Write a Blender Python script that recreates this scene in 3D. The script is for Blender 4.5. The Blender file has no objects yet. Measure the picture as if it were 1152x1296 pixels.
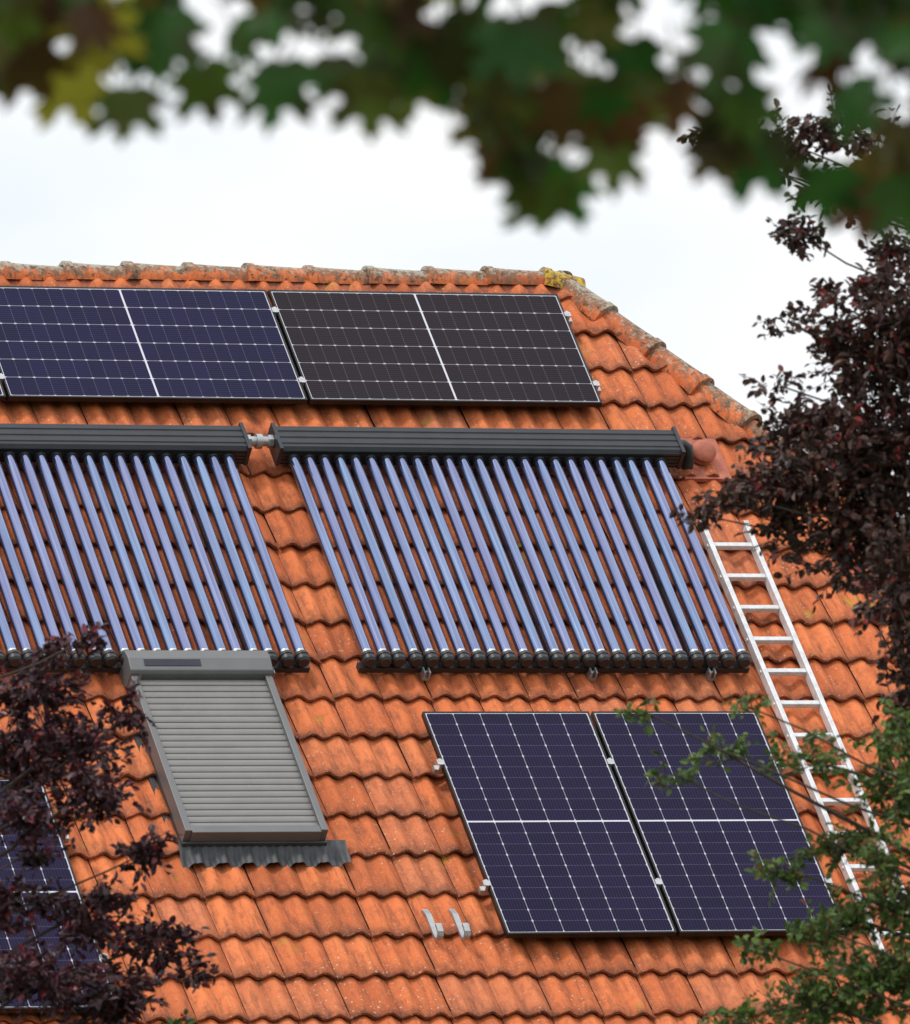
import bpy, math, random
import numpy as np
from mathutils import Vector, Matrix
random.seed(7); rng=np.random.default_rng(11)
PI=math.pi
PITCH=0.90538; CP,SP=math.cos(PITCH),math.sin(PITCH)
RZ=13.69; HIPX=1.27
AZ,EL,ROLL=0.36070,0.18009,-0.06077
scene=bpy.context.scene
# ------------------------------------------------------------ helpers
def link(o): scene.collection.objects.link(o); return o
def empty(name,loc=(0,0,0),rot=(0,0,0)):
    e=bpy.data.objects.new(name,None); e.location=loc; e.rotation_euler=rot; e.empty_display_size=.2
    return link(e)
def roofpt(u,v,h=0): return Vector((u,-CP*v-SP*h,RZ-SP*v+CP*h))
def roof_empty(name,u,v,rz=0):
    e=empty(name,roofpt(u,v))
    e.rotation_mode='QUATERNION'
    e.rotation_quaternion=(Matrix.Rotation(PITCH,4,'X')@Matrix.Rotation(rz,4,'Z')).to_quaternion()
    return e
class B:
    def __init__(s): s.v=[];s.f=[];s.m=[]
    def add(s,vs,fs,mi=0):
        o=len(s.v); s.v+= [tuple(x) for x in vs]; s.f+=[tuple(i+o for i in f) for f in fs]; s.m+=[mi]*len(fs)
    def box(s,x0,x1,y0,y1,z0,z1,mi=0):
        vs=[(x0,y0,z0),(x1,y0,z0),(x1,y1,z0),(x0,y1,z0),(x0,y0,z1),(x1,y0,z1),(x1,y1,z1),(x0,y1,z1)]
        s.add(vs,[(0,3,2,1),(4,5,6,7),(0,1,5,4),(1,2,6,5),(2,3,7,6),(3,0,4,7)],mi)
    def tube(s,pts,rad,n=10,mi=0,caps=True):
        pts=[Vector(p) for p in pts]; rings=[]
        up=None
        for i,p in enumerate(pts):
            t=(pts[min(i+1,len(pts)-1)]-pts[max(i-1,0)]).normalized()
            if up is None:
                up=Vector((0,0,1)) if abs(t.z)<.9 else Vector((1,0,0))
            a=t.cross(up).normalized(); b=a.cross(t).normalized(); up=b
            r=rad[i] if hasattr(rad,'__len__') else rad
            rings.append([p+(a*math.cos(2*PI*k/n)+b*math.sin(2*PI*k/n))*r for k in range(n)])
        vs=[q for r in rings for q in r]; fs=[]
        for i in range(len(pts)-1):
            for k in range(n):
                k2=(k+1)%n; fs.append((i*n+k,i*n+k2,(i+1)*n+k2,(i+1)*n+k))
        if caps:
            fs.append(tuple(range(n-1,-1,-1))); fs.append(tuple((len(pts)-1)*n+k for k in range(n)))
        s.add(vs,fs,mi)
    def extrude_x(s,prof,x0,x1,mi=0,close=True):
        n=len(prof); vs=[(x0,y,z) for y,z in prof]+[(x1,y,z) for y,z in prof]
        fs=[(i,(i+1)%n,n+(i+1)%n,n+i) for i in range(n if close else n-1)]
        if close: fs+= [tuple(range(n-1,-1,-1)),tuple(range(n,2*n))]
        s.add(vs,fs,mi)
    def obj(s,name,mats,parent=None,smooth=False,bevel=0):
        me=bpy.data.meshes.new(name); me.from_pydata(s.v,[],s.f)
        if not isinstance(mats,(list,tuple)): mats=[mats]
        for m in mats: me.materials.append(m)
        me.polygons.foreach_set('material_index',s.m)
        if smooth is True: me.polygons.foreach_set('use_smooth',[True]*len(s.f))
        me.update()
        o=link(bpy.data.objects.new(name,me))
        if parent: o.parent=parent
        if smooth=='auto':
            me.polygons.foreach_set('use_smooth',[True]*len(s.f))
            mod=o.modifiers.new('es','EDGE_SPLIT'); mod.split_angle=math.radians(35)
        if bevel:
            b=o.modifiers.new('bv','BEVEL'); b.width=bevel; b.segments=2; b.limit_method='ANGLE'
        return o
# ------------------------------------------------------------ material helpers
class NT:
    def __init__(s,name):
        s.mat=bpy.data.materials.new(name); s.mat.use_nodes=True; s.t=s.mat.node_tree
        s.b=s.t.nodes['Principled BSDF']; s.out=s.t.nodes['Material Output']
    def n(s,typ,**k):
        nd=s.t.nodes.new(typ)
        for a,b in k.items(): setattr(nd,a,b)
        return nd
    def l(s,a,b): s.t.links.new(a,b)
    def setin(s,sock,val):
        if hasattr(val,'is_output'): s.l(val,sock)
        else: sock.default_value=val
    def M(s,op,a,b=None,c=None,clamp=False):
        nd=s.n('ShaderNodeMath',operation=op,use_clamp=clamp)
        for i,x in enumerate((a,b,c)):
            if x is not None: s.setin(nd.inputs[i],x)
        return nd.outputs[0]
    def mix(s,f,a,b,mode='MIX'):
        nd=s.n('ShaderNodeMix',data_type='RGBA',blend_type=mode)
        s.setin(nd.inputs[0],f); s.setin(nd.inputs[6],a); s.setin(nd.inputs[7],b)
        return nd.outputs[2]
    def noise(s,scale,detail=4,rough=.6,vec=None,dist=0):
        nd=s.n('ShaderNodeTexNoise'); nd.inputs['Scale'].default_value=scale; nd.inputs['Detail'].default_value=detail
        nd.inputs['Roughness'].default_value=rough; nd.inputs['Distortion'].default_value=dist
        if vec is not None: s.l(vec,nd.inputs['Vector'])
        return nd.outputs['Fac']
    def ramp(s,f,*stops):
        nd=s.n('ShaderNodeValToRGB'); s.l(f,nd.inputs[0]); e=nd.color_ramp.elements
        while len(e)<len(stops): e.new(.5)
        for i,(p,c) in enumerate(stops):
            e[i].position=p; e[i].color=c if len(c)==4 else (*c,1)
        return nd.outputs[0]
    def obj(s): return s.n('ShaderNodeTexCoord').outputs['Object']
    def mapscale(s,vec,sc):
        nd=s.n('ShaderNodeMapping'); nd.inputs['Scale'].default_value=sc; s.l(vec,nd.inputs['Vector']); return nd.outputs[0]
    def attr(s,name):
        nd=s.n('ShaderNodeAttribute',attribute_name=name)
        sp=s.n('ShaderNodeSeparateColor'); s.l(nd.outputs['Color'],sp.inputs[0]); return sp.outputs
    def bump(s,h,strength=.3,dist=.01):
        nd=s.n('ShaderNodeBump'); nd.inputs['Strength'].default_value=strength; nd.inputs['Distance'].default_value=dist
        s.l(h,nd.inputs['Height']); s.l(nd.outputs[0],s.b.inputs['Normal'])
    def P(s,**k):
        for a,v in k.items(): s.setin(s.b.inputs[a.replace('_',' ')],v)
g1=lambda x:(x,x,x,1)
def simple(name,col,rough=.5,metal=0,var=.15,scale=20,bump=0):
    m=NT(name); nz=m.noise(scale,3,.6,m.obj())
    c1=tuple(max(0,c*(1-var)) for c in col)+(1,); c2=tuple(c*(1+var) for c in col)+(1,)
    m.P(Base_Color=m.ramp(nz,(.3,c1),(.7,c2)),Roughness=m.M('MULTIPLY_ADD',nz,.25,rough-.12),Metallic=metal)
    if bump: m.bump(nz,bump,.004)
    return m.mat
# roof tile
def tile_mat(name,lichen=0):
    m=NT(name); o=m.obj(); at=m.attr('tcol')
    n1=m.noise(1.3,2,.6,o); n2=m.noise(14,4,.7,o); n3=m.noise(75,2,.7,o)
    st=m.noise(1,3,.6,m.mapscale(o,(42,3.2,8)))
    base=m.ramp(at[0],(0,(.52,.130,.042)),(.35,(.70,.180,.056)),(.75,(.78,.220,.072)),(1,(.60,.19,.085)))
    base=m.mix(m.M('MULTIPLY',m.ramp(n1,(.42,g1(0)),(.68,g1(1))),.45),base,(.58,.140,.045,1))
    base=m.mix(m.ramp(n2,(.48,g1(0)),(.74,g1(.62))),base,(.33,.085,.036,1))
    base=m.mix(m.ramp(st,(.50,g1(0)),(.72,g1(.62))),base,(.22,.068,.034,1))
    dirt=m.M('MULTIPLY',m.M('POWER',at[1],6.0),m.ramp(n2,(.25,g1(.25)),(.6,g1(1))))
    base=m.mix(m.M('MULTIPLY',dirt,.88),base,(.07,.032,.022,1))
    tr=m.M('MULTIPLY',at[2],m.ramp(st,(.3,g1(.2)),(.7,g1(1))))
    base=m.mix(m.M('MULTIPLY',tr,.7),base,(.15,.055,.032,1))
    base=m.mix(m.ramp(n3,(.58,g1(0)),(.72,g1(.45))),base,(.78,.36,.19,1))
    if not lichen:
        v=m.n('ShaderNodeTexVoronoi'); v.inputs['Scale'].default_value=26; m.l(o,v.inputs['Vector'])
        sp=m.M('MULTIPLY',m.M('LESS_THAN',v.outputs['Distance'],.17),m.ramp(n1,(.50,g1(0)),(.6,g1(1))))
        base=m.mix(m.M('MULTIPLY',sp,.6),base,(.60,.50,.36,1))
        ye=m.M('MULTIPLY',m.ramp(m.noise(2.7,1,.5,o),(.70,g1(0)),(.75,g1(1))),m.ramp(n2,(.49,g1(0)),(.60,g1(1))))
        base=m.mix(m.M('MULTIPLY',ye,.75),base,(.40,.30,.03,1))
    else:
        ln2=m.noise(2.6,2,.6,o); fi=m.noise(30,4,.75,o)
        k=m.M('ADD',m.M('ADD',n2,m.M('MULTIPLY',m.M('SUBTRACT',ln2,.5),.5)),m.M('MULTIPLY',m.M('SUBTRACT',at[1],.42),.36))
        base=m.mix(m.ramp(k,(.38,g1(0)),(.54,g1(.85))),base,(.17,.115,.075,1))
        kk=m.M('ADD',fi,m.M('MULTIPLY',m.M('SUBTRACT',at[1],.55),.26))
        base=m.mix(m.ramp(kk,(.47,g1(0)),(.59,g1(.85))),base,(.40,.37,.30,1))
        base=m.mix(m.ramp(m.noise(20,3,.7,o),(.57,g1(0)),(.64,g1(.8))),base,(.06,.05,.04,1))
        yl=m.M('MULTIPLY',m.ramp(at[2],(.4,g1(0)),(.6,g1(1))),m.ramp(fi,(.48,g1(0)),(.54,g1(1))))
        base=m.mix(yl,base,(.55,.38,.02,1))
    m.P(Base_Color=base,Roughness=.8); m.b.inputs['Specular IOR Level'].default_value=.3
    m.bump(n2,.6,.005)
    return m.mat
TILE=tile_mat('clay_tile'); RIDGE=tile_mat('weathered_ridge_tile',1)
DARK=simple('underlay',(.02,.015,.012),.9)
BLACK=simple('black_anodised_aluminium',(.018,.018,.02),.35,.5)
HEADER=simple('header_dark_aluminium',(.050,.053,.060),.42,.6,.12,8)
RUBBER=simple('black_rubber',(.022,.022,.024),.42)
ALU=simple('aluminium',(.50,.51,.52),.42,.75,.15,25)
LADM=simple('ladder_aluminium',(.66,.67,.68),.42,.2,.15,25)
STEEL=simple('galvanised_steel',(.42,.43,.44),.4,.6)
SHUT=simple('shutter_grey_aluminium',(.225,.217,.21),.5,.2,.07,7)
CASE=simple('casing_grey_aluminium',(.16,.16,.162),.48,.3,.08,7)
SHUTD=simple('shutter_dark_grey',(.055,.058,.062),.5,.2)
LEAD=simple('lead_flashing',(.065,.068,.074),.55,.3,.3,12,.3)
TERRA=simple('terracotta_plastic',(.42,.12,.07),.65,0,.25,14)
# solar panel glass
GW,GL=1.0,1.836
def panel_mat(name,c1,c2,lines=1.0):
    m=NT(name); uv=m.n('ShaderNodeUVMap').outputs[0]
    sp=m.n('ShaderNodeSeparateXYZ'); m.l(uv,sp.inputs[0]); x,y=sp.outputs[0],sp.outputs[1]
    mg=.006; hg=.006; cw=(GW-2*mg)/6; ch=(GL/2-hg-mg)/10
    ax=m.M('DIVIDE',m.M('SUBTRACT',x,mg),cw)
    yp=m.M('SUBTRACT',m.M('ABSOLUTE',m.M('SUBTRACT',y,GL/2)),hg)
    ay=m.M('DIVIDE',yp,ch)
    dx=m.M('MULTIPLY',m.M('SUBTRACT',.5,m.M('ABSOLUTE',m.M('SUBTRACT',m.M('FRACT',ax),.5))),cw)
    dy=m.M('MULTIPLY',m.M('SUBTRACT',.5,m.M('ABSOLUTE',m.M('SUBTRACT',m.M('FRACT',ay),.5))),ch)
    gx=m.M('LESS_THAN',dx,.0021); gy=m.M('LESS_THAN',dy,.0008)
    dia=m.M('LESS_THAN',m.M('ADD',dx,m.M('MULTIPLY',dy,.45)),.0066)
    oy=m.M('MAXIMUM',m.M('LESS_THAN',yp,0.0),m.M('GREATER_THAN',yp,ch*10))
    ox=m.M('MAXIMUM',m.M('LESS_THAN',ax,0.0),m.M('GREATER_THAN',ax,6.0))
    out=m.M('MAXIMUM',ox,oy)
    w=m.M('MAXIMUM',out,m.M('MAXIMUM',m.M('MULTIPLY',dia,.80*lines),m.M('MAXIMUM',m.M('MULTIPLY',gx,.45*lines),m.M('MULTIPLY',gy,.20*lines))))
    bx=m.M('ABSOLUTE',m.M('SUBTRACT',m.M('FRACT',m.M('MULTIPLY',ax,9.0)),.5))
    bb=m.M('GREATER_THAN',bx,.5-.0010/(cw/9))
    cv=m.n('ShaderNodeCombineXYZ'); m.l(m.M('FLOOR',ax),cv.inputs[0]); m.l(m.M('FLOOR',ay),cv.inputs[1]); m.l(m.M('SIGN',m.M('SUBTRACT',y,GL/2)),cv.inputs[2])
    wn=m.n('ShaderNodeTexWhiteNoise'); m.l(cv.outputs[0],wn.inputs['Vector'])
    big=m.noise(2.2,2,.5,m.obj())
    f=m.M('ADD',m.M('MULTIPLY',wn.outputs['Value'],.45),m.M('MULTIPLY',big,.55))
    col=m.mix(f,c1,c2)
    col=m.mix(m.M('MULTIPLY',bb,.09),col,(.34,.32,.46,1))
    col=m.mix(w,col,(.62,.62,.68,1))
    m.P(Base_Color=col,Roughness=m.M('MULTIPLY_ADD',big,.14,.04)); m.b.inputs['Specular IOR Level'].default_value=.10
    return m.mat
PV_BLUE=panel_mat('pv_cells_blue',(.004,.004,.028,1),(.010,.008,.050,1))
PV_BROWN=panel_mat('pv_cells_brown',(.010,.006,.009,1),(.018,.010,.014,1),.9)
PV_PURP=panel_mat('pv_cells_purple',(.005,.003,.022,1),(.012,.006,.040,1))
# evacuated tube
m=NT('evacuated_tube_glass'); at=m.attr('tcol'); nn=m.noise(3,2,.5,m.obj())
stn=m.noise(1,2,.5,m.mapscale(m.obj(),(60,1.2,60)))
tc_=m.mix(at[0],(.19,.29,.46,1),(.23,.26,.44,1)); tc_=m.mix(m.ramp(stn,(.32,g1(0)),(.68,g1(.6))),tc_,(.085,.085,.22,1))
m.P(Base_Color=tc_,Metallic=.88,Roughness=m.M('MULTIPLY_ADD',nn,.08,.07))
m.b.inputs['Coat Weight'].default_value=.8; m.b.inputs['Coat Roughness'].default_value=.03
TUBE=m.mat
GETTER=simple('silver_getter',(.6,.6,.6),.2,.9)
# ------------------------------------------------------------ colour attribute helper
def set_attr(o,cols,name='tcol'):
    a=o.data.color_attributes.new(name,'FLOAT_COLOR','POINT')
    a.data.foreach_set('color',np.asarray(cols,dtype=np.float32).ravel())
# ------------------------------------------------------------ HOUSE
house=empty('tiled_roof_house',(0,0,0))
TW,TR=.30,.33
NS=20
def tilefield(name,frame,u0,u1,v0,rows,umax,umin,parent,ns=NS):
    V=[];F=[];C=[]
    prof=[((.5-.5*math.cos(2*PI*(k/ns*2)))**1.1) for k in range(ns+1)]
    ncol=int(round((u1-u0)/TW))
    ss=[-.09,.10,.28,.318,.330,.331,.322]
    for r in range(rows):
        vt=v0+(r-1)*TR
        for c in range(ncol):
            ul=u0+c*TW
            if ul>umax(vt+TR)+.02 or ul+TW<umin(vt+TR)-.02: continue
            ra=random.random(); jh=random.gauss(0,.0022); jv=random.gauss(0,.0045); jr=random.gauss(0,.008); ju=random.gauss(0,.001)
            if random.random()<.04: jv+=.008
            base=len(V)
            for si,s in enumerate(ss):
                for k in range(ns+1):
                    x=k/ns; uu=ul+.001+x*(TW-.002)+ju; s2=s+jv+(jr*(x-.5) if si>1 else 0)
                    h=-.032+.036*prof[k]+.036*(s/TR)+jh
                    if x<.06: h+=.004
                    if si==4: h-=.004
                    if si==5: h-=.020
                    if si==6: h-=.022
                    if k==0 or k==ns: h-=.006
                    vv=vt+s2; vv=max(vv,.02)
                    uc=min(max(uu,umin(vv)),umax(vv))
                    V.append(tuple(frame(uc,vv,h)))
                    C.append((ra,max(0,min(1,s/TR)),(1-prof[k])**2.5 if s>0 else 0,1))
            n=ns+1
            for si in range(len(ss)-1):
                for k in range(ns):
                    a=base+si*n+k; F.append((a,a+1,a+n+1,a+n))
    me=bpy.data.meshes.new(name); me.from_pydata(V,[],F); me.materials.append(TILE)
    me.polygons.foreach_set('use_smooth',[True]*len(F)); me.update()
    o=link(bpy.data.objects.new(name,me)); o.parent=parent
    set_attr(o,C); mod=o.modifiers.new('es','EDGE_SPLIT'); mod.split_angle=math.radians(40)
    return o
XL=-8.99
ROWS=27; VE=.24+.33*(ROWS-1)
tilefield('front_roof_tiles',lambda u,v,h:roofpt(u,v,h),XL,HIPX+VE*CP+.3,.24,ROWS,lambda v:HIPX+v*CP,lambda v:-99,house)
def hipf(u,v,h): return Vector((HIPX+CP*v+SP*h,u,RZ-SP*v+CP*h))
tilefield('hip_roof_tiles',hipf,-5.7,5.7,.24,ROWS,lambda v:v*CP,lambda v:-v*CP,house,8)
def backf(u,v,h): return Vector((u,CP*v+SP*h,RZ-SP*v+CP*h))
tilefield('rear_roof_tiles',backf,XL,HIPX+VE*CP+.3,.24,ROWS,lambda v:HIPX+v*CP,lambda v:-99,house,8)
b=B(); e=VE-.05
def q4(*p): b.add(p,[(0,1,2,3)] if len(p)==4 else [(0,1,2)])
h=-.075
q4(roofpt(XL+.02,0,h),roofpt(HIPX,0,h),roofpt(HIPX+e*CP,e,h),roofpt(XL+.02,e,h))
q4(backf(XL+.02,0,h),backf(HIPX,0,h),backf(HIPX+e*CP,e,h),backf(XL+.02,e,h))
q4(hipf(0,0,h),hipf(-e*CP,e,h),hipf(e*CP,e,h))
b.obj('roof_underlay',DARK,house)
# ridge + hip tiles
def ridge_tile(V,F,C,A,Bp,up,r0,r1,yel=0,li=1.0):
    A=Vector(A);Bp=Vector(Bp); t=(Bp-A).normalized(); s=t.cross(up).normalized(); upn=s.cross(t).normalized()
    L=(Bp-A).length; n=14; ra=random.random(); li*=random.uniform(.7,1.2)
    js=random.gauss(0,.004); jz=random.gauss(0,.004)
    secs=[(0,r0*.84),(0,r0),(.006,r0*1.09),(.05,r0*1.09),(.058,r0),(.35*L,r0+(r1-r0)*.35),(.7*L,r0+(r1-r0)*.7),(L,r1)]
    base=len(V)
    for d,r in secs:
        for k in range(n+1):
            th=PI*(k/n)*1.12-PI*.06
            V.append(tuple(A+t*d+s*(math.cos(th)*r+js)+upn*(math.sin(th)*r*.92+jz)))
            C.append((ra,max(0,math.sin(th))*li,yel,1))
    for i in range(len(secs)-1):
        for k in range(n):
            a=base+i*(n+1)+k; F.append((a,a+1,a+n+2,a+n+1))
V=[];F=[];C=[]
zc=RZ-.075; pitch=.385
x=HIPX-.10
i=0
while x>XL:
    ridge_tile(V,F,C,(x-pitch,0,zc),(x+.04,0,zc-.004),Vector((0,0,1)),.112,.094,0)
    x-=pitch; i+=1
ridge_tile(V,F,C,(HIPX-.12,0,zc+.004),(HIPX+.14,0,zc-.05),Vector((.3,0,1)),.118,.115,1.0)
hd=Vector((CP,-CP,-SP)).normalized(); hd2=Vector((CP,CP,-SP)).normalized()
hup=Vector((SP,-SP,2*CP)).normalized(); hup2=Vector((SP,SP,2*CP)).normalized()
for d_,u_ in ((hd,hup),(hd2,hup2)):
    P0=Vector((HIPX+.02,0,RZ))-u_*.055; L=VE*math.sqrt(1+CP*CP); s=.0
    while s<L-.1:
        ridge_tile(V,F,C,P0+d_*(s+.44),P0+d_*(s),u_,.120,.098,0,.5 if s>.3 else .95)
        s+=.40
me=bpy.data.meshes.new('ridge_and_hip_tiles'); me.from_pydata(V,[],F); me.materials.append(RIDGE)
me.polygons.foreach_set('use_smooth',[True]*len(F)); me.update()
o=link(bpy.data.objects.new('ridge_and_hip_tiles',me)); o.parent=house; set_attr(o,C)
o.modifiers.new('es','EDGE_SPLIT').split_angle=math.radians(40)
MORT=simple('ridge_mortar',(.34,.11,.06),.9,0,.4,30,.6)
b=B(); nseg=240; pr=[]
for i in range(nseg+1):
    xx=XL+.05+(HIPX-XL-.05)*i/nseg; k=.012*math.sin(xx*41)+random.gauss(0,.006)
    pr.append((xx,k))
for sgn in (-1,1):
    vs=[];fs=[]
    for xx,k in pr:
        vs.append((xx,sgn*.06,zc+.02)); vs.append((xx,sgn*(.125+k*.5),RZ-.155-.01-k*.6))
    for i in range(nseg): fs.append((2*i,2*i+1,2*i+3,2*i+2))
    b.add(vs,fs)
b.obj('ridge_mortar',MORT,house)
# walls
m=NT('rendered_wall'); nz=m.noise(40,5,.6,m.obj()); n2=m.noise(.7,3,.6,m.obj())
m.P(Base_Color=m.mix(n2,(.48,.45,.38,1),(.62,.59,.52,1)),Roughness=.9); m.bump(nz,.4,.01); WALL=m.mat
WFR=simple('white_window_frame',(.75,.75,.74),.4)
m=NT('window_glass'); m.P(Base_Color=(.02,.025,.03,1),Roughness=.05); GLASS=m.mat
ez=RZ-SP*VE; wy=CP*VE-.35; wx=HIPX+CP*VE-.35; zw=ez+.35
b=B()
b.box(XL+.3,wx,-wy,wy,0,zw)
gz=lambda y:RZ-.12-abs(y)*SP/CP
b.add([(XL+.29,-wy,zw-.3),(XL+.29,wy,zw-.3),(XL+.29,wy,gz(wy)),(XL+.29,0,gz(0)),(XL+.29,-wy,gz(wy))],[(0,1,2,3,4)])
b.obj('walls',WALL,house)
b=B();g=B()
for zz in (1.0,3.9):
    for xx in (-7.6,-5.2,-2.8,-.4,2.0,4.4):
        y=-wy; b.box(xx-.6,xx+.6,y-.04,y+.02,zz,zz+.07); b.box(xx-.6,xx+.6,y-.04,y+.02,zz+1.33,zz+1.4)
        b.box(xx-.6,xx-.53,y-.04,y+.02,zz+.07,zz+1.33); b.box(xx+.53,xx+.6,y-.04,y+.02,zz+.07,zz+1.33); b.box(xx-.035,xx+.035,y-.038,y+.02,zz+.07,zz+1.33)
        g.box(xx-.53,xx-.035,y-.012,y+.01,zz+.07,zz+1.33); g.box(xx+.035,xx+.53,y-.012,y+.01,zz+.07,zz+1.33)
        b.box(xx-.68,xx+.68,y-.12,y+.01,zz-.06,zz-.003)
b.obj('window_frames',WFR,house); g.obj('window_panes',GLASS,house)
b=B(); ye=-(CP*VE+.05)
prof=[(ye+.065*math.cos(t),ez-.05+.065*math.sin(t)) for t in np.linspace(PI,2*PI,9)]
prof+=[(y*1.0+(.006 if y<ye else -.006),z+.006) for y,z in reversed(prof)]
b.extrude_x(prof,XL,HIPX+CP*VE,0); b.obj('gutter',STEEL,house,'auto')
b=B(); b.box(XL+.1,HIPX+CP*VE-.05,-(CP*VE-.03),CP*VE-.03,zw-.45,zw-.41); b.obj('soffit',WFR,house)
# ------------------------------------------------------------ SOLAR PANELS
def solar_panel(u0,v0,land,mat,h=.115):
    W,L=1.02,1.856
    if land: uc,vc=u0+L/2,v0+W/2; rz=PI/2
    else: uc,vc=u0+W/2,v0+L/2; rz=0
    e=roof_empty('solar_panel',uc,vc,rz)
    b=B(); x,y=W/2,L/2; fw=.011
    for (a0,a1,b0,b1) in ((-x,x,-y,-y+fw),(-x,x,y-fw,y),(-x,-x+fw,-y+fw,y-fw),(x-fw,x,-y+fw,y-fw)):
        b.box(a0,a1,b0,b1,h-.035,h)
    b.box(-x+fw,x-fw,-y+fw,y-fw,h-.012,h-.008,0)
    b.obj('frame',BLACK,e)
    me=bpy.data.meshes.new('cells_glass'); zz=h-.003; x-=fw-.0005;y-=fw-.0005
    me.from_pydata([(-x,-y,zz),(x,-y,zz),(x,y,zz),(-x,y,zz)],[],[(0,1,2,3)]); uvl=me.uv_layers.new(name='UVMap')
    for i,(a,c) in enumerate(((0,0),(GW,0),(GW,GL),(0,GL))): uvl.data[i].uv=(a,c)
    me.materials.append(mat); o=link(bpy.data.objects.new('cells_glass',me)); o.parent=e
    return e
for i,mt in enumerate((PV_BROWN,PV_BLUE,PV_BLUE)): solar_panel(-.70-1.876*i,.325,True,mt)
solar_panel(-.745,4.105,False,PV_PURP); solar_panel(.295,4.105,False,PV_PURP)
for k in range(2): solar_panel(-4.19-1.04*k,4.66,False,PV_PURP)
def rails(u0,u1,vs,joints,hh=.078):
    e=roof_empty('panel_mounting_rail',0,0); b=B()
    for v in vs:
        b.box(u0,u1,-v-.018,-v+.018,hh-.035,hh)
        for j in joints:
            b.box(j-.009,j+.009,-v-.025,-v+.025,hh,.124); b.box(j-.02,j+.02,-v-.020,-v+.020,.116,.121)
        for uu in np.arange(u0+.15,u1,.75):
            b.box(uu-.015,uu+.015,-v-.02,-v+.10,.012,hh-.036)
    b.obj('rails',ALU,e)
rails(-4.5,1.205,(.52,1.17),(1.167,-.71,-2.586))
rails(-.785,1.365,(4.54,5.55),(-.756,.285,1.326))
rails(-5.3,-3.11,(5.10,6.12),(-3.16,-4.2))
# ------------------------------------------------------------ TUBE COLLECTORS
NT_,SPC=25,.0968
def collector(u0,h0,h1,n=NT_,sp=SPC):
    e=roof_empty('solar_thermal_tube_collector',0,0)
    y0,y1=-1.885,-1.665; b=B(); zb,zt=.070,.195
    prof=[(y0,zb)]
    for k in range(4):
        z=zb+(zt-.02-zb)*k/4; z2=zb+(zt-.02-zb)*(k+1)/4; g=(z2-z)
        prof+=[(y0,z+g*.15),(y0+.007,z+g*.2),(y0+.007,z+g*.4),(y0,z+g*.45)]
    prof+=[(y0,zt-.02),(y0+.02,zt)]
    for k in range(3):
        a=y0+.03+k*.055; prof+=[(a,zt),(a+.006,zt-.006),(a+.018,zt-.006),(a+.024,zt)]
    prof+=[(y1-.02,zt),(y1,zt-.02),(y1,zb)]
    b.extrude_x(prof,h0,h1)
    for a,s in ((h0,-1),(h1,1)):
        b.box(min(a,a+s*.022),max(a,a+s*.022),y0-.006,y1+.006,zb-.006,zt+.006)
    b.obj('manifold_header',HEADER,e)
    vt,vb=1.87,3.60; hz=.118; R=.0325
    V=B();cols=[]
    g=B();c=B();r=B()
    for i in range(n):
        u=u0+i*sp+random.gauss(0,.0018); rr=random.random(); j=random.gauss(0,.003)
        o0=len(V.v); V.tube([(u,-vt,hz),(u+j/2,-(vt+vb)/2,hz),(u+j,-vb,hz)],R,22); cols+=[(rr,0,0,1)]*(len(V.v)-o0)
        g.tube([(u+j,-vb+.0,hz),(u+j,-vb-.035,hz)],R,16)
        c.tube([(u+j,-vb-.018,hz),(u+j,-vb-.022,hz),(u+j,-vb-.028,hz),(u+j,-vb-.045,hz),(u+j,-vb-.047,hz),(u+j,-vb-.055,hz),(u+j,-vb-.057,hz),(u+j,-vb-.080,hz),(u+j,-vb-.094,hz)],[.034,.040,.043,.043,.038,.038,.043,.042,.031],18)
        c.tube([(u,-vt+.0,hz),(u,-vt-.035,hz)],.038,14)
    o=V.obj('glass_tubes',TUBE,e,'auto'); set_attr(o,cols)
    g.obj('tube_silvered_ends',GETTER,e,'auto'); c.obj('tube_caps',RUBBER,e,'auto')
    r.box(u0-.05,u0+(n-1)*sp+.05,-vb-.082,-vb-.03,hz-.085,hz-.048)
    for k in (4,12,21):
        uu=u0+k*sp; r.box(uu-.012,uu+.012,-vb-.028,-1.9,hz-.075,hz-.055)
    r.obj('support_frame',HEADER,e)
    f=B()
    for uu in (u0+.35,u0+(n-1)*sp/2+.22,u0+(n-1)*sp-.2):
        f.box(uu-.02,uu+.02,-vb-.135,-vb-.02,.02,.035); f.box(uu-.02,uu-.012,-vb-.14,-vb-.09,.035,.085); f.box(uu+.012,uu+.02,-vb-.14,-vb-.09,.035,.085)
        f.tube([(uu,-vb-.115,.03),(uu,-vb-.115,.075)],.008,8)
    f.obj('feet',STEEL,e)
collector(-.955,-1.03,1.49); collector(-3.68,-3.78,-1.25)
e=roof_empty('collector_pipe_joint',-1.14,1.76); b=B()
b.tube([(-.10,0,.14),(.10,0,.14)],.030,16)
for x in (-.085,.055): b.tube([(x,0,.14),(x+.03,0,.14)],.040,6)
b.tube([(-.02,0,.14),(.015,0,.14)],.045,16)
b.obj('fittings',STEEL,e,'auto')
e=roof_empty('insulated_pipe_elbow',1.53,1.76); b=B()
b.tube([(-.02,0,.14),(.02,0,.14),(.045,-.01,.13),(.055,-.05,.08),(.055,-.08,-.02)],.036,14); b.obj('hose',RUBBER,e,'auto')
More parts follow.
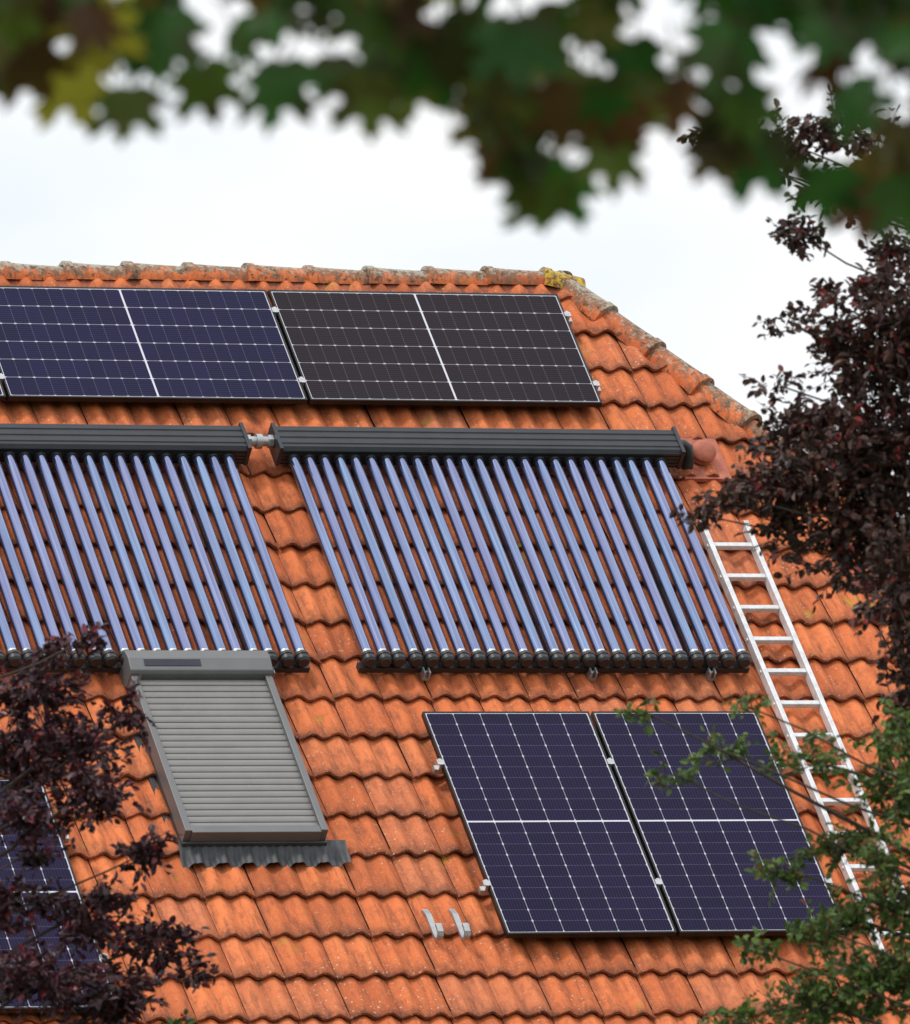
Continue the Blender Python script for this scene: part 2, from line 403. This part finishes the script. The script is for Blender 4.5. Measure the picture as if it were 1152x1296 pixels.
# vent tile
e=roof_empty('roof_vent_cowl',1.70,1.71); b=B()
b.box(-.15,.15,-.21,.16,-.012,.016)
pts=[];rad=[]
for p,r in (((0,0,.01),.09),((0,-.01,.03),.085),((0,-.012,.034),.072),((0,-.02,.050),.072),((0,-.02,.053),.088),((.0,-.025,.065),.09),((0,-.03,.070),.075),((0,-.035,.085),.075),((0,-.037,.088),.086),((0,-.04,.105),.074),((0,-.045,.118),.04)):
    pts.append(p);rad.append(r*.92)
b.tube(pts,rad,20); b.obj('cowl',TERRA,e,'auto')
# ------------------------------------------------------------ SKYLIGHT with roller shutter
e=roof_empty('roof_window_with_roller_shutter',-2.022,3.64); b=B(); hw=.420
b.box(-hw,hw,-1.49,-.02,-.02,.09,1)
b.box(-hw-.005,-hw+.036,-1.495,-.19,.05,.150,0); b.box(hw-.036,hw+.005,-1.495,-.19,.05,.150,0)
b.box(-hw+.036,hw-.036,-1.505,-1.45,.06,.145,0)
b.box(-hw-.01,hw+.01,-1.52,-1.506,.02,.075,1)
o=b.obj('casing',[CASE,SHUTD],e,False,.004)
b=B(); prof=[(-.195,.05),(-.195,.160),(-.18,.180),(-.10,.198),(-.02,.185),(0,.165),(0,.0),(-.1,0)]
b.extrude_x(prof,-hw-.010,hw+.010); b.obj('shutter_box',CASE,e,False,.005)
b=B(); b.add([(-.34,-.155,.1895),(.0,-.155,.1895),(.0,-.110,.1985),(-.34,-.110,.1985)],[(0,1,2,3)]); b.obj('shutter_solar_strip',simple('solar_strip',(.015,.017,.035),.2),e)
b=B(); prof=[]; ns=24; y=-.195; pit=(1.45-.195)/ns
for k in range(ns):
    for t in (0,.08,.22,.5,.75,.92,1.0):
        hh=.116+.009*math.sin(PI*min(1,max(0,t)))**.6
        if t in(0,1.0): hh=.105
        prof.append((y-(k+t)*pit,hh))
b.extrude_x(prof,-hw+.035,hw-.035,0,False)
b.obj('shutter_slats',SHUT,e,False)
V=[];F=[];nx=120
for j,(yy,hh) in enumerate(((-1.48,.045),(-1.55,.03),(-1.59,.014),(-1.645,.010))):
    for i in range(nx+1):
        x=-.45+i/nx*1.00; wv=.006*math.sin(x*2*PI/.05)*(1 if j>0 else .2)+.016*math.cos(2*PI*(x-.1)/.15)*(j>1)
        V.append((x,yy-(.010*math.cos(2*PI*x/.15) if j==3 else 0),hh+wv+.012))
for j in range(3):
    for i in range(nx): a=j*(nx+1)+i; F.append((a,a+1,a+nx+2,a+nx+1))
b=B(); b.add(V,F); b.obj('apron_flashing',LEAD,e,True)
b=B(); b.box(-hw-.045,-hw-.012,-1.49,.03,-.02,.012); b.box(hw+.012,hw+.045,-1.49,.03,-.02,.012); b.obj('side_flashing',SHUTD,e)
# ------------------------------------------------------------ LADDER
e=roof_empty('ladder',1.635,2.42); b=B(); yb=-3.70
b.box(-.156,-.125,yb,0,.035,.095); b.box(.125,.156,yb,0,.035,.095)
for s in (-1,1):
    x=s*.1405; b.box(x-.018,x+.018,yb-.03,yb-.002,.03,.10,1); b.box(x-.017,x+.017,.002,.03,.034,.097,1)
b.obj('stiles',[LADM,ALU],e,False,.003)
b=B()
for k in range(13):
    y=-.17-.28*k; b.box(-.125,.125,y-.017,y+.017,.048,.082)
    for s in (-1,1): b.box(min(s*.125,s*.161),max(s*.125,s*.161),y-.012,y+.012,.053,.075)
b.obj('rungs',LADM,e,False,.004)
# roof hooks
for u in (-1.135,-.975):
    e=roof_empty('roof_safety_hook',u,5.70); b=B(); path=[(.04,.015),(-.02,.04),(-.205,.045),(-.232,.052),(-.248,.070),(-.246,.092),(-.232,.108),(-.20,.112),(-.175,.112)]
    th=.008;w=.017; vs=[];fs=[]
    for i,(y,z) in enumerate(path):
        p0=path[max(i-1,0)];p1=path[min(i+1,len(path)-1)]; t=Vector((p1[0]-p0[0],p1[1]-p0[1])).normalized(); nx_=Vector((-t.y,t.x))*th
        for sx in (-1,1):
            for sn in (-1,1): vs.append((sx*w,y+nx_.x*sn,z+nx_.y*sn))
    for i in range(len(path)-1):
        a=i*4; c=a+4
        fs+=[(a,a+1,c+1,c),(a+2,c+2,c+3,a+3),(a,c,c+2,a+2),(a+1,a+3,c+3,c+1)]
    fs+=[(0,2,3,1),(len(vs)-4,len(vs)-3,len(vs)-1,len(vs)-2)]
    b.add(vs,fs); b.obj('bracket',STEEL,e)
# ------------------------------------------------------------ GROUND
m=NT('grass'); o_=m.obj(); n1=m.noise(.4,5,.6,o_); n2=m.noise(30,6,.7,o_)
m.P(Base_Color=m.mix(n2,m.ramp(n1,(.3,(.035,.06,.018)),(.7,(.07,.10,.03))),(.05,.08,.02,1)),Roughness=.95); m.bump(n2,.8,.05)
b=B(); b.add([(-600,-600,0),(600,-600,0),(600,600,0),(-600,600,0)],[(0,1,2,3)]); b.obj('ground',m.mat)
# ------------------------------------------------------------ TREES
CAM=Vector((-20.04,-54.50,1.604))
FH=Vector((math.sin(AZ),math.cos(AZ),0)); RH=Vector((math.cos(AZ),-math.sin(AZ),0))
def leaf_mat(name,stops,trans=.25,rough=.45,nz=0):
    m=NT(name); at=m.attr('tcol')
    c=m.ramp(at[0],*stops)
    c=m.mix(at[1],c,m.ramp(at[0],(0,(.05,.10,.015)),(1,(.12,.22,.03))))
    if nz:
        c=m.mix(m.ramp(m.noise(nz,2,.6,m.obj()),(.46,g1(0)),(.64,g1(.7))),c,(.07,.034,.014,1))
    m.P(Base_Color=c,Roughness=rough); m.b.inputs['Specular IOR Level'].default_value=.45
    if trans>0:
        tr=m.n('ShaderNodeBsdfTranslucent'); m.l(c,tr.inputs['Color'])
        mx=m.n('ShaderNodeMixShader'); mx.inputs[0].default_value=trans
        m.l(m.b.outputs[0],mx.inputs[1]); m.l(tr.outputs[0],mx.inputs[2]); m.l(mx.outputs[0],m.out.inputs['Surface'])
    return m.mat
BARK=simple('bark',(.06,.045,.035),.9,0,.4,18,.8)
LEAF_PURPLE=leaf_mat('purple_leaf',((0,(.020,.008,.012)),(.5,(.058,.017,.026)),(.85,(.11,.030,.038)),(1,(.24,.03,.035))),.15,.40)
LEAF_GREEN=leaf_mat('green_leaf',((0,(.040,.075,.016)),(.5,(.095,.165,.034)),(.85,(.17,.24,.05)),(1,(.20,.08,.03))),.3,.45)
LEAF_BROWN=leaf_mat('bronze_leaf',((0,(.022,.013,.011)),(.5,(.070,.031,.026)),(.85,(.13,.065,.044)),(1,(.28,.03,.03))),.18,.40)
def build_leaves(name,P,D,N,S,col,mat,parent,wid=.30):
    P=np.array(P);D=np.array(D);N=np.array(N);S=np.array(S)[:,None]
    D/=np.linalg.norm(D,axis=1)[:,None]; X=np.cross(D,N); X/=np.linalg.norm(X,axis=1)[:,None]+1e-9; N=np.cross(X,D)
    n=len(P); v=np.zeros((n,6,3))
    v[:,0]=P; v[:,1]=P+S*(.38*D+wid*X+.07*N); v[:,2]=P+S*(.74*D+wid*.72*X+.05*N); v[:,3]=P+S*(1.0*D-.10*N)
    v[:,4]=P+S*(.74*D-wid*.72*X+.05*N); v[:,5]=P+S*(.38*D-wid*X+.07*N)
    f=[]
    for i in range(n):
        a=i*6; f.append((a,a+1,a+2,a+3)); f.append((a,a+3,a+4,a+5))
    me=bpy.data.meshes.new(name); me.from_pydata(v.reshape(-1,3).tolist(),[],f); me.materials.append(mat); me.update()
    o=link(bpy.data.objects.new(name,me)); o.parent=parent
    set_attr(o,np.repeat(np.array(col),6,axis=0)); return o
def crown_tree(name,dist,xt,blobs,mat,leaf=.048,trunk_r=.16,dens=1.0,topz=2.0):
    """blobs: (x,z,rx,rz,density,green) metres, x right of the view axis, z relative to zc"""
    zc=1.6+dist*.182
    e=empty(name,CAM+FH*dist+RH*xt-Vector((0,0,CAM.z)),(0,0,-AZ))
    w=B(); P=[];D=[];N=[];S=[];C=[]
    trunk=[Vector((0,0,-.05)),Vector((.05,.1,zc*.3)),Vector((-.05,.0,zc*.6)),Vector((.02,.1,zc*.85)),Vector((0,0,zc+topz*.5)),Vector((.1,0,zc+topz))]
    w.tube(trunk,[trunk_r*1.3,trunk_r,trunk_r*.8,trunk_r*.55,trunk_r*.3,.01],10)
    for (x,z,rx,rz,dn,gr) in blobs:
        dy=random.uniform(-.25,.25); ry=min(.45,max(rx,rz)*1.1)
        c=Vector((x-xt,dy,zc+z))
        tz=c.z-abs(c.x)*random.uniform(.2,.5)-.1; tz=max(tz,zc*.35)
        A=Vector((0,.05,tz)); Mid=A.lerp(c,.55)+Vector((0,random.uniform(-.1,.1),-.12*abs(c.x)*.5+random.uniform(-.05,.05)))
        r0=.014+.02*rx if rx>.15 else .007
        pts=[]
        for t in np.linspace(0,1,9): pts.append(A*(1-t)**2+Mid*2*t*(1-t)+c*t*t+Vector((random.gauss(0,.015),random.gauss(0,.012),random.gauss(0,.015)))*(0<t<1))
        w.tube(pts,[r0*(1-t*.8)+.002 for t in np.linspace(0,1,9)],6)
        vol=rx*rz
        far=abs(x)>2.1
        nt=max(4,int(dens*dn*(8+vol*(500 if far else 2300))))
        for _ in range(nt):
            d=np.array([random.gauss(0,1) for _ in range(3)]); d/=np.linalg.norm(d); rr=random.random()**.42*random.choice((1,1,1,1.25))
            end=c+Vector((d[0]*rx*rr*1.08,d[1]*ry*rr,d[2]*rz*rr*1.08))
            st=c+Vector((d[0]*rx*rr*.35,d[1]*ry*rr*.35,d[2]*rz*rr*.3-.02))+Vector((random.gauss(0,.03),random.gauss(0,.03),random.gauss(0,.03)))
            ln=(end-st).length
            if ln<.09: end=st+(end-st).normalized()*.09
            if ln>.26: st=end+(st-end).normalized()*.26
            md=st.lerp(end,.5)+Vector((0,0,random.uniform(-.01,.03)))
            w.tube([st,md,end],[.0030,.0022,.0010],3,0,False)
            ax=(end-st).normalized(); nl=random.randint(7,12)
            for q in range(nl):
                t=.15+.85*q/(nl-1); p=st*(1-t)**2+md*2*t*(1-t)+end*t*t
                ld=ax*random.uniform(.2,.9)+Vector((random.gauss(0,.6),random.gauss(0,.6),random.gauss(-.25,.5)))
                P.append(p+Vector((random.gauss(0,.006),random.gauss(0,.006),random.gauss(0,.006)))); D.append(ld); N.append((random.gauss(0,.6),random.gauss(-.2,.6),random.gauss(.7,.5))); S.append(leaf*random.uniform(.55,1.2))
                C.append((min(.95,max(0,random.gauss(.5,.25))) if random.random()>.025 else 1,gr if random.random()<.9 else 0,0,1))
    w.obj('trunk_and_branches',BARK,e,'auto')
    build_leaves('leaves',P,D,N,S,C,mat,e)
    print(name,len(P)); return e
R1=[(1.75,.17,.36,.40,.85,0),(1.68,.50,.28,.2,.85,0),(1.50,.09,.32,.26,.85,0),(1.58,-.18,.27,.24,.85,0),(1.85,.62,.28,.26,.9,0),(1.72,-.45,.20,.30,.9,0),(1.76,-.78,.15,.25,.9,0),
(1.28,.05,.22,.12,.9,0),(1.30,-.10,.14,.09,.7,0),(1.10,-.01,.13,.08,.8,0),(.98,-.05,.09,.05,.7,0),(1.40,.29,.20,.15,1,0),(1.32,.45,.08,.04,.5,0),(1.37,.72,.17,.04,.4,0),(1.52,.74,.12,.05,.5,0),(1.74,.81,.20,.10,.6,0),(1.55,.62,.15,.08,.6,0),
(1.59,1.22,.18,.11,.8,0),(1.45,1.05,.11,.08,.8,0),(1.62,1.45,.20,.12,.7,0),(1.42,1.42,.14,.14,.7,0),(1.10,1.45,.11,.05,.6,0),(1.78,1.25,.18,.24,.7,0),(1.80,1.00,.14,.10,.6,0),(1.30,-.25,.06,.05,.3,0),(1.22,1.40,.08,.04,.5,0),
(2.5,.3,.6,1.0,.8,0),(2.3,1.4,.45,.5,.8,0),(2.6,-1,.5,.6,.8,0),(3.4,.6,.7,1.1,.5,0),(3.1,2.0,.7,.6,.5,0)]
crown_tree('copper_leaf_tree',38.05,3.1,R1,LEAF_BROWN,.044)
L1=[(-1.68,-.58,.20,.11,.9,0),(-1.79,-.80,.30,.20,.9,0),(-1.55,-.82,.24,.15,.8,0),(-1.34,-.73,.10,.08,.7,0),(-1.49,-.43,.09,.05,.5,0),(-1.62,-.44,.08,.05,.5,0),(-1.50,-1.04,.18,.13,.8,0),(-1.29,-1.28,.12,.09,.8,0),
(-1.74,-1.12,.22,.12,.7,0),(-1.72,-1.25,.13,.08,.5,0),(-1.83,-1.44,.18,.16,.7,0),(-1.52,-1.48,.19,.15,.9,0),(-1.28,-1.62,.17,.10,.9,0),(-1.14,-1.73,.07,.05,.8,0),(-1.72,-1.76,.28,.15,.8,0),(-1.45,-1.84,.22,.15,.9,0),(-1.75,-2.1,.4,.2,1,0),
(-1.24,-1.98,.10,.05,1,1),(-1.38,-2.1,.18,.09,1,0),(-2.5,-.9,.6,.6,.8,0),(-2.4,-1.8,.5,.5,.8,0),(-3.3,-1.0,.7,.9,.5,0)]
crown_tree('copper_leaf_tree',38.05,-3.0,L1,LEAF_PURPLE,.044,topz=.3)
G1=[(1.58,-1.95,.32,.18,1,0),(1.28,-2.03,.24,.13,1,0),(1.45,-1.69,.17,.10,.8,0),(1.66,-1.64,.15,.20,.9,0),(1.66,-1.22,.18,.20,.8,0),(1.46,-1.37,.17,.09,.8,0),(1.30,-1.07,.20,.08,.6,0),(.98,-.98,.17,.06,.5,0),
(.80,-1.07,.09,.04,.5,0),(.68,-.87,.06,.03,.5,0),(1.09,-.87,.08,.05,.5,0),(1.73,-.97,.17,.13,.8,0),(1.21,-1.48,.12,.07,.7,0),(1.08,-1.83,.10,.05,.7,0),(1.30,-1.75,.13,.09,.7,0),(1.55,-1.50,.12,.08,.6,0),(2.3,-1.6,.5,.7,.8,0),(.98,-2.1,.14,.07,.9,0),(1.9,-2.4,.6,.3,.8,0),(3.2,-1.8,.7,.8,.5,0)]
crown_tree('green_leaf_tree',37.0,2.9,[(x*.97,z*.97,a,c,d,g) for x,z,a,c,d,g in G1],LEAF_GREEN,.038,topz=-.5)
# maple in the foreground
LM=leaf_mat('maple_leaf',((0,(.022,.100,.012)),(.3,(.045,.155,.018)),(.55,(.17,.210,.028)),(.75,(.16,.070,.024)),(.92,(.085,.036,.018)),(1,(.50,.46,.04))),.55,.5,9)
half=[(0,1.0),(.07,.82),(.17,.80),(.14,.62),(.26,.60),(.36,.72),(.56,.78),(.50,.62),(.60,.50),(.42,.42),(.36,.30),(.52,.28),(.62,.16),(.46,.10),(.36,-.02),(.16,-.10)]
outl=half+[(0,0)]+[(-x,y) for x,y in reversed(half[1:])]
dist=12.0; zc=1.6+dist*.182; xt=2.6
e=empty('maple_tree',CAM+FH*dist+RH*xt-Vector((0,0,CAM.z)),(0,0,-AZ))
V=[];F=[];C=[];w=B()
def mleaf(tip,size,ang,tilt,col,twist=0):
    M=Matrix.Rotation(ang,3,'Y')@Matrix.Rotation(tilt,3,'X')@Matrix.Rotation(twist,3,'Z')
    def T(x,y):
        return M@Vector((x*size,(abs(x)*.25+.15*(y-.4)**2)*size,-(y-1)*size)) + tip
    base=len(V); V.append(tuple(T(0,.38))); C.append(col)
    for x,y in outl: V.append(tuple(T(x,y))); C.append(col)
    n=len(outl)
    for i in range(n): F.append((base,base+1+i,base+1+(i+1)%n))
    st=T(0,0); en=st+Vector((random.gauss(0,.03),random.gauss(0,.03),random.uniform(.04,.10)))
    w.tube([st,st.lerp(en,.5)+Vector((.005,0,0)),en],.0016,4,0,False); return en
bd=[(-.62,.56),(-.57,.545),(-.52,.575),(-.475,.560),(-.43,.53),(-.392,.49),(-.341,.545),(-.27,.52),(-.213,.520),(-.14,.60),(-.076,.485),(-.03,.53),(.02,.50),(.055,.55),(.09,.445),(.134,.355),(.169,.47),(.225,.385),(.27,.52),(.309,.485),(.345,.48),(.374,.412),(.443,.395),(.49,.36),(.539,.337),(.60,.319),(.9,.25)]
extra=[(.10,.41),(.125,.435),(.155,.43),(.085,.485),(.115,.50),(.215,.44),(.245,.46),(.37,.455),(.405,.44),(-.395,.545),(-.365,.56),(-.08,.545),(-.05,.56),(.06,.47)]
bx=[p[0] for p in bd]; bz=[p[1] for p in bd]
gaps=[(-.17,.60,.040),(-.27,.615,.025),(.035,.605,.028),(.097,.575,.026),(.195,.545,.028),(.135,.63,.018),(.335,.585,.045),(.255,.575,.022),(.425,.60,.030),(-.06,.575,.014),(-.52,.635,.015),(-.42,.625,.018),(-.13,.65,.02),(-.35,.64,.015),(.52,.56,.015),(.46,.50,.012),(.28,.65,.02),(.0,.66,.015)]
def mcol(x):
    r=random.random()
    if x>.28: v=random.uniform(0,.4) if r<.75 else random.uniform(.5,.8)
    elif x<-.25: v=random.uniform(.05,.55) if r<.65 else random.uniform(.6,.95)
    else: v=random.uniform(.05,.85)
    if -.45<x<-.3 and r<.2: v=1
    return (v,0,0,1)
def okgap(x,z,s):
    return all((x-gx)**2+((z+s*.5)-gz_)**2>(gr+.36*s)**2 for gx,gz_,gr in gaps)
for x,z in bd+extra:
    mleaf(Vector((x-xt,random.uniform(-.15,.15),zc+z)),random.uniform(.080,.11),random.gauss(0,.25),random.gauss(.1,.3),mcol(x),random.gauss(0,.35))
cnt=0
while cnt<270:
    x=random.uniform(-.72,.80); zb=np.interp(x,bx,bz); z=zb+.015+random.random()*(.80-zb); s=random.uniform(.065,.105)
    if not okgap(x,z,s): cnt+=.2; continue
    mleaf(Vector((x-xt,random.uniform(-.3,.3),zc+z)),s,random.gauss(0,.7),random.gauss(.2,.5),mcol(x),random.gauss(0,.6)); cnt+=1
for _ in range(90):
    x=random.uniform(.3,.80); zb=np.interp(x,bx,bz); z=zb+.04+random.random()*(.8-zb); s=random.uniform(.07,.12)
    if not okgap(x,z,s): continue
    mleaf(Vector((x-xt,random.uniform(-.3,.3),zc+z)),s,random.gauss(0,.7),random.gauss(.2,.5),mcol(x),random.gauss(0,.6))
for _ in range(350):
    x=random.uniform(-1.6,3.2); z=random.uniform(.80,1.8)
    mleaf(Vector((x-xt,random.uniform(-.9,.9),zc+z)),random.uniform(.09,.14),random.gauss(0,.8),random.gauss(.5,.8),mcol(x),random.gauss(0,.8))
for z0,r,sy in ((.95,.035,0),(1.3,.03,.5),(1.25,.03,-.5)):
    w.tube([Vector((0,0,zc*.8)),Vector((-.8,sy*.5,zc+z0-.25)),Vector((1.0-xt,sy,zc+z0-.03)),Vector((0-xt,sy,zc+z0)),Vector((-.8-xt,sy*1.2,zc+z0+.03)),Vector((-1.5-xt,sy,zc+z0-.05))],[.09,.06,r,r*.7,r*.4,.004],10)
for k in range(30):
    x=random.uniform(-1.3,1.3); sy=random.choice((0,.5,-.5)); z0={0:.95,.5:1.3,-.5:1.25}[sy]
    A=Vector((x-xt,sy,zc+z0)); En=A+Vector((random.uniform(-.25,.1),random.uniform(-.1,.1)-sy*.5,random.uniform(-.35,.2)))
    if En.z<zc+.62: En.z=zc+.62
    w.tube([A,A.lerp(En,.5)+Vector((0,0,.02)),En],[.006,.004,.002],5,0,False)
w.tube([Vector((0,0,-.05)),Vector((.03,.05,1.5)),Vector((0,0,zc*.8)),Vector((.1,0,zc+1.5)),Vector((.05,0,zc+3))],[.24,.19,.15,.10,.03],14)
w.obj('trunk_and_branches',BARK,e,'auto')
me=bpy.data.meshes.new('leaves'); me.from_pydata(V,[],F); me.materials.append(LM); me.update()
o=link(bpy.data.objects.new('leaves',me)); o.parent=e; set_attr(o,C)
# ------------------------------------------------------------ LIGHT
sd=Vector((-.42,-.20,.88)).normalized()
sun=bpy.data.lights.new('sun','SUN'); sun.energy=1.5; sun.angle=math.radians(10); sun.color=(1,.96,.90)
so=link(bpy.data.objects.new('sun',sun)); so.rotation_euler=sd.to_track_quat('Z','Y').to_euler()
wd=bpy.data.worlds.new('World'); scene.world=wd; wd.use_nodes=True; t=wd.node_tree; bg=t.nodes['Background']
sky=t.nodes.new('ShaderNodeTexSky'); sky.sky_type='NISHITA'; sky.sun_disc=False
sky.sun_elevation=math.asin(sd.z); sky.sun_rotation=math.atan2(sd.x,sd.y)
tc=t.nodes.new('ShaderNodeTexCoord'); nz=t.nodes.new('ShaderNodeTexNoise'); nz.inputs['Scale'].default_value=13; nz.inputs['Detail'].default_value=4; nz.inputs['Roughness'].default_value=.45
mp=t.nodes.new('ShaderNodeMapping'); mp.inputs['Scale'].default_value=(1,1,2.2); mp.inputs['Location'].default_value=(.3,.1,.2)
t.links.new(tc.outputs['Generated'],mp.inputs[0]); t.links.new(mp.outputs[0],nz.inputs['Vector'])
rp=t.nodes.new('ShaderNodeValToRGB'); rp.color_ramp.elements[0].position=.36; rp.color_ramp.elements[0].color=(9.2,9.8,10.5,1); rp.color_ramp.elements[1].position=.56; rp.color_ramp.elements[1].color=(10.8,10.85,10.9,1)
t.links.new(nz.outputs['Fac'],rp.inputs[0])
sx=t.nodes.new('ShaderNodeSeparateXYZ'); t.links.new(tc.outputs['Generated'],sx.inputs[0])
mr=t.nodes.new('ShaderNodeMapRange'); mr.inputs[1].default_value=.28; mr.inputs[2].default_value=1.0; mr.inputs[3].default_value=1.0; mr.inputs[4].default_value=1.4
t.links.new(sx.outputs[2],mr.inputs[0])
ms=t.nodes.new('ShaderNodeVectorMath'); ms.operation='SCALE'; t.links.new(rp.outputs[0],ms.inputs[0]); t.links.new(mr.outputs[0],ms.inputs['Scale'])
mx=t.nodes.new('ShaderNodeMix'); mx.data_type='RGBA'; mx.inputs[0].default_value=.95
t.links.new(sky.outputs[0],mx.inputs[6]); t.links.new(ms.outputs[0],mx.inputs[7]); t.links.new(mx.outputs[2],bg.inputs['Color']); bg.inputs['Strength'].default_value=.1
# ------------------------------------------------------------ CAMERA
cam=bpy.data.cameras.new('camera'); co=link(bpy.data.objects.new('camera',cam)); scene.camera=co
Fv=Vector((math.sin(AZ)*math.cos(EL),math.cos(AZ)*math.cos(EL),math.sin(EL))); Rv=RH; Uv=Rv.cross(Fv)
R2=Rv*math.cos(ROLL)+Uv*math.sin(ROLL); U2=R2.cross(Fv)
Mx=Matrix((R2,U2,-Fv)).transposed().to_4x4(); Mx.translation=CAM; co.matrix_world=Mx
cam.sensor_fit='HORIZONTAL'; cam.sensor_width=24; cam.lens=12374.6/1152*24; cam.clip_end=2000; cam.clip_start=.1
cam.dof.use_dof=True; cam.dof.focus_distance=57.7; cam.dof.aperture_fstop=9.0
scene.view_settings.view_transform='Standard'; scene.view_settings.look='None'; scene.view_settings.exposure=0
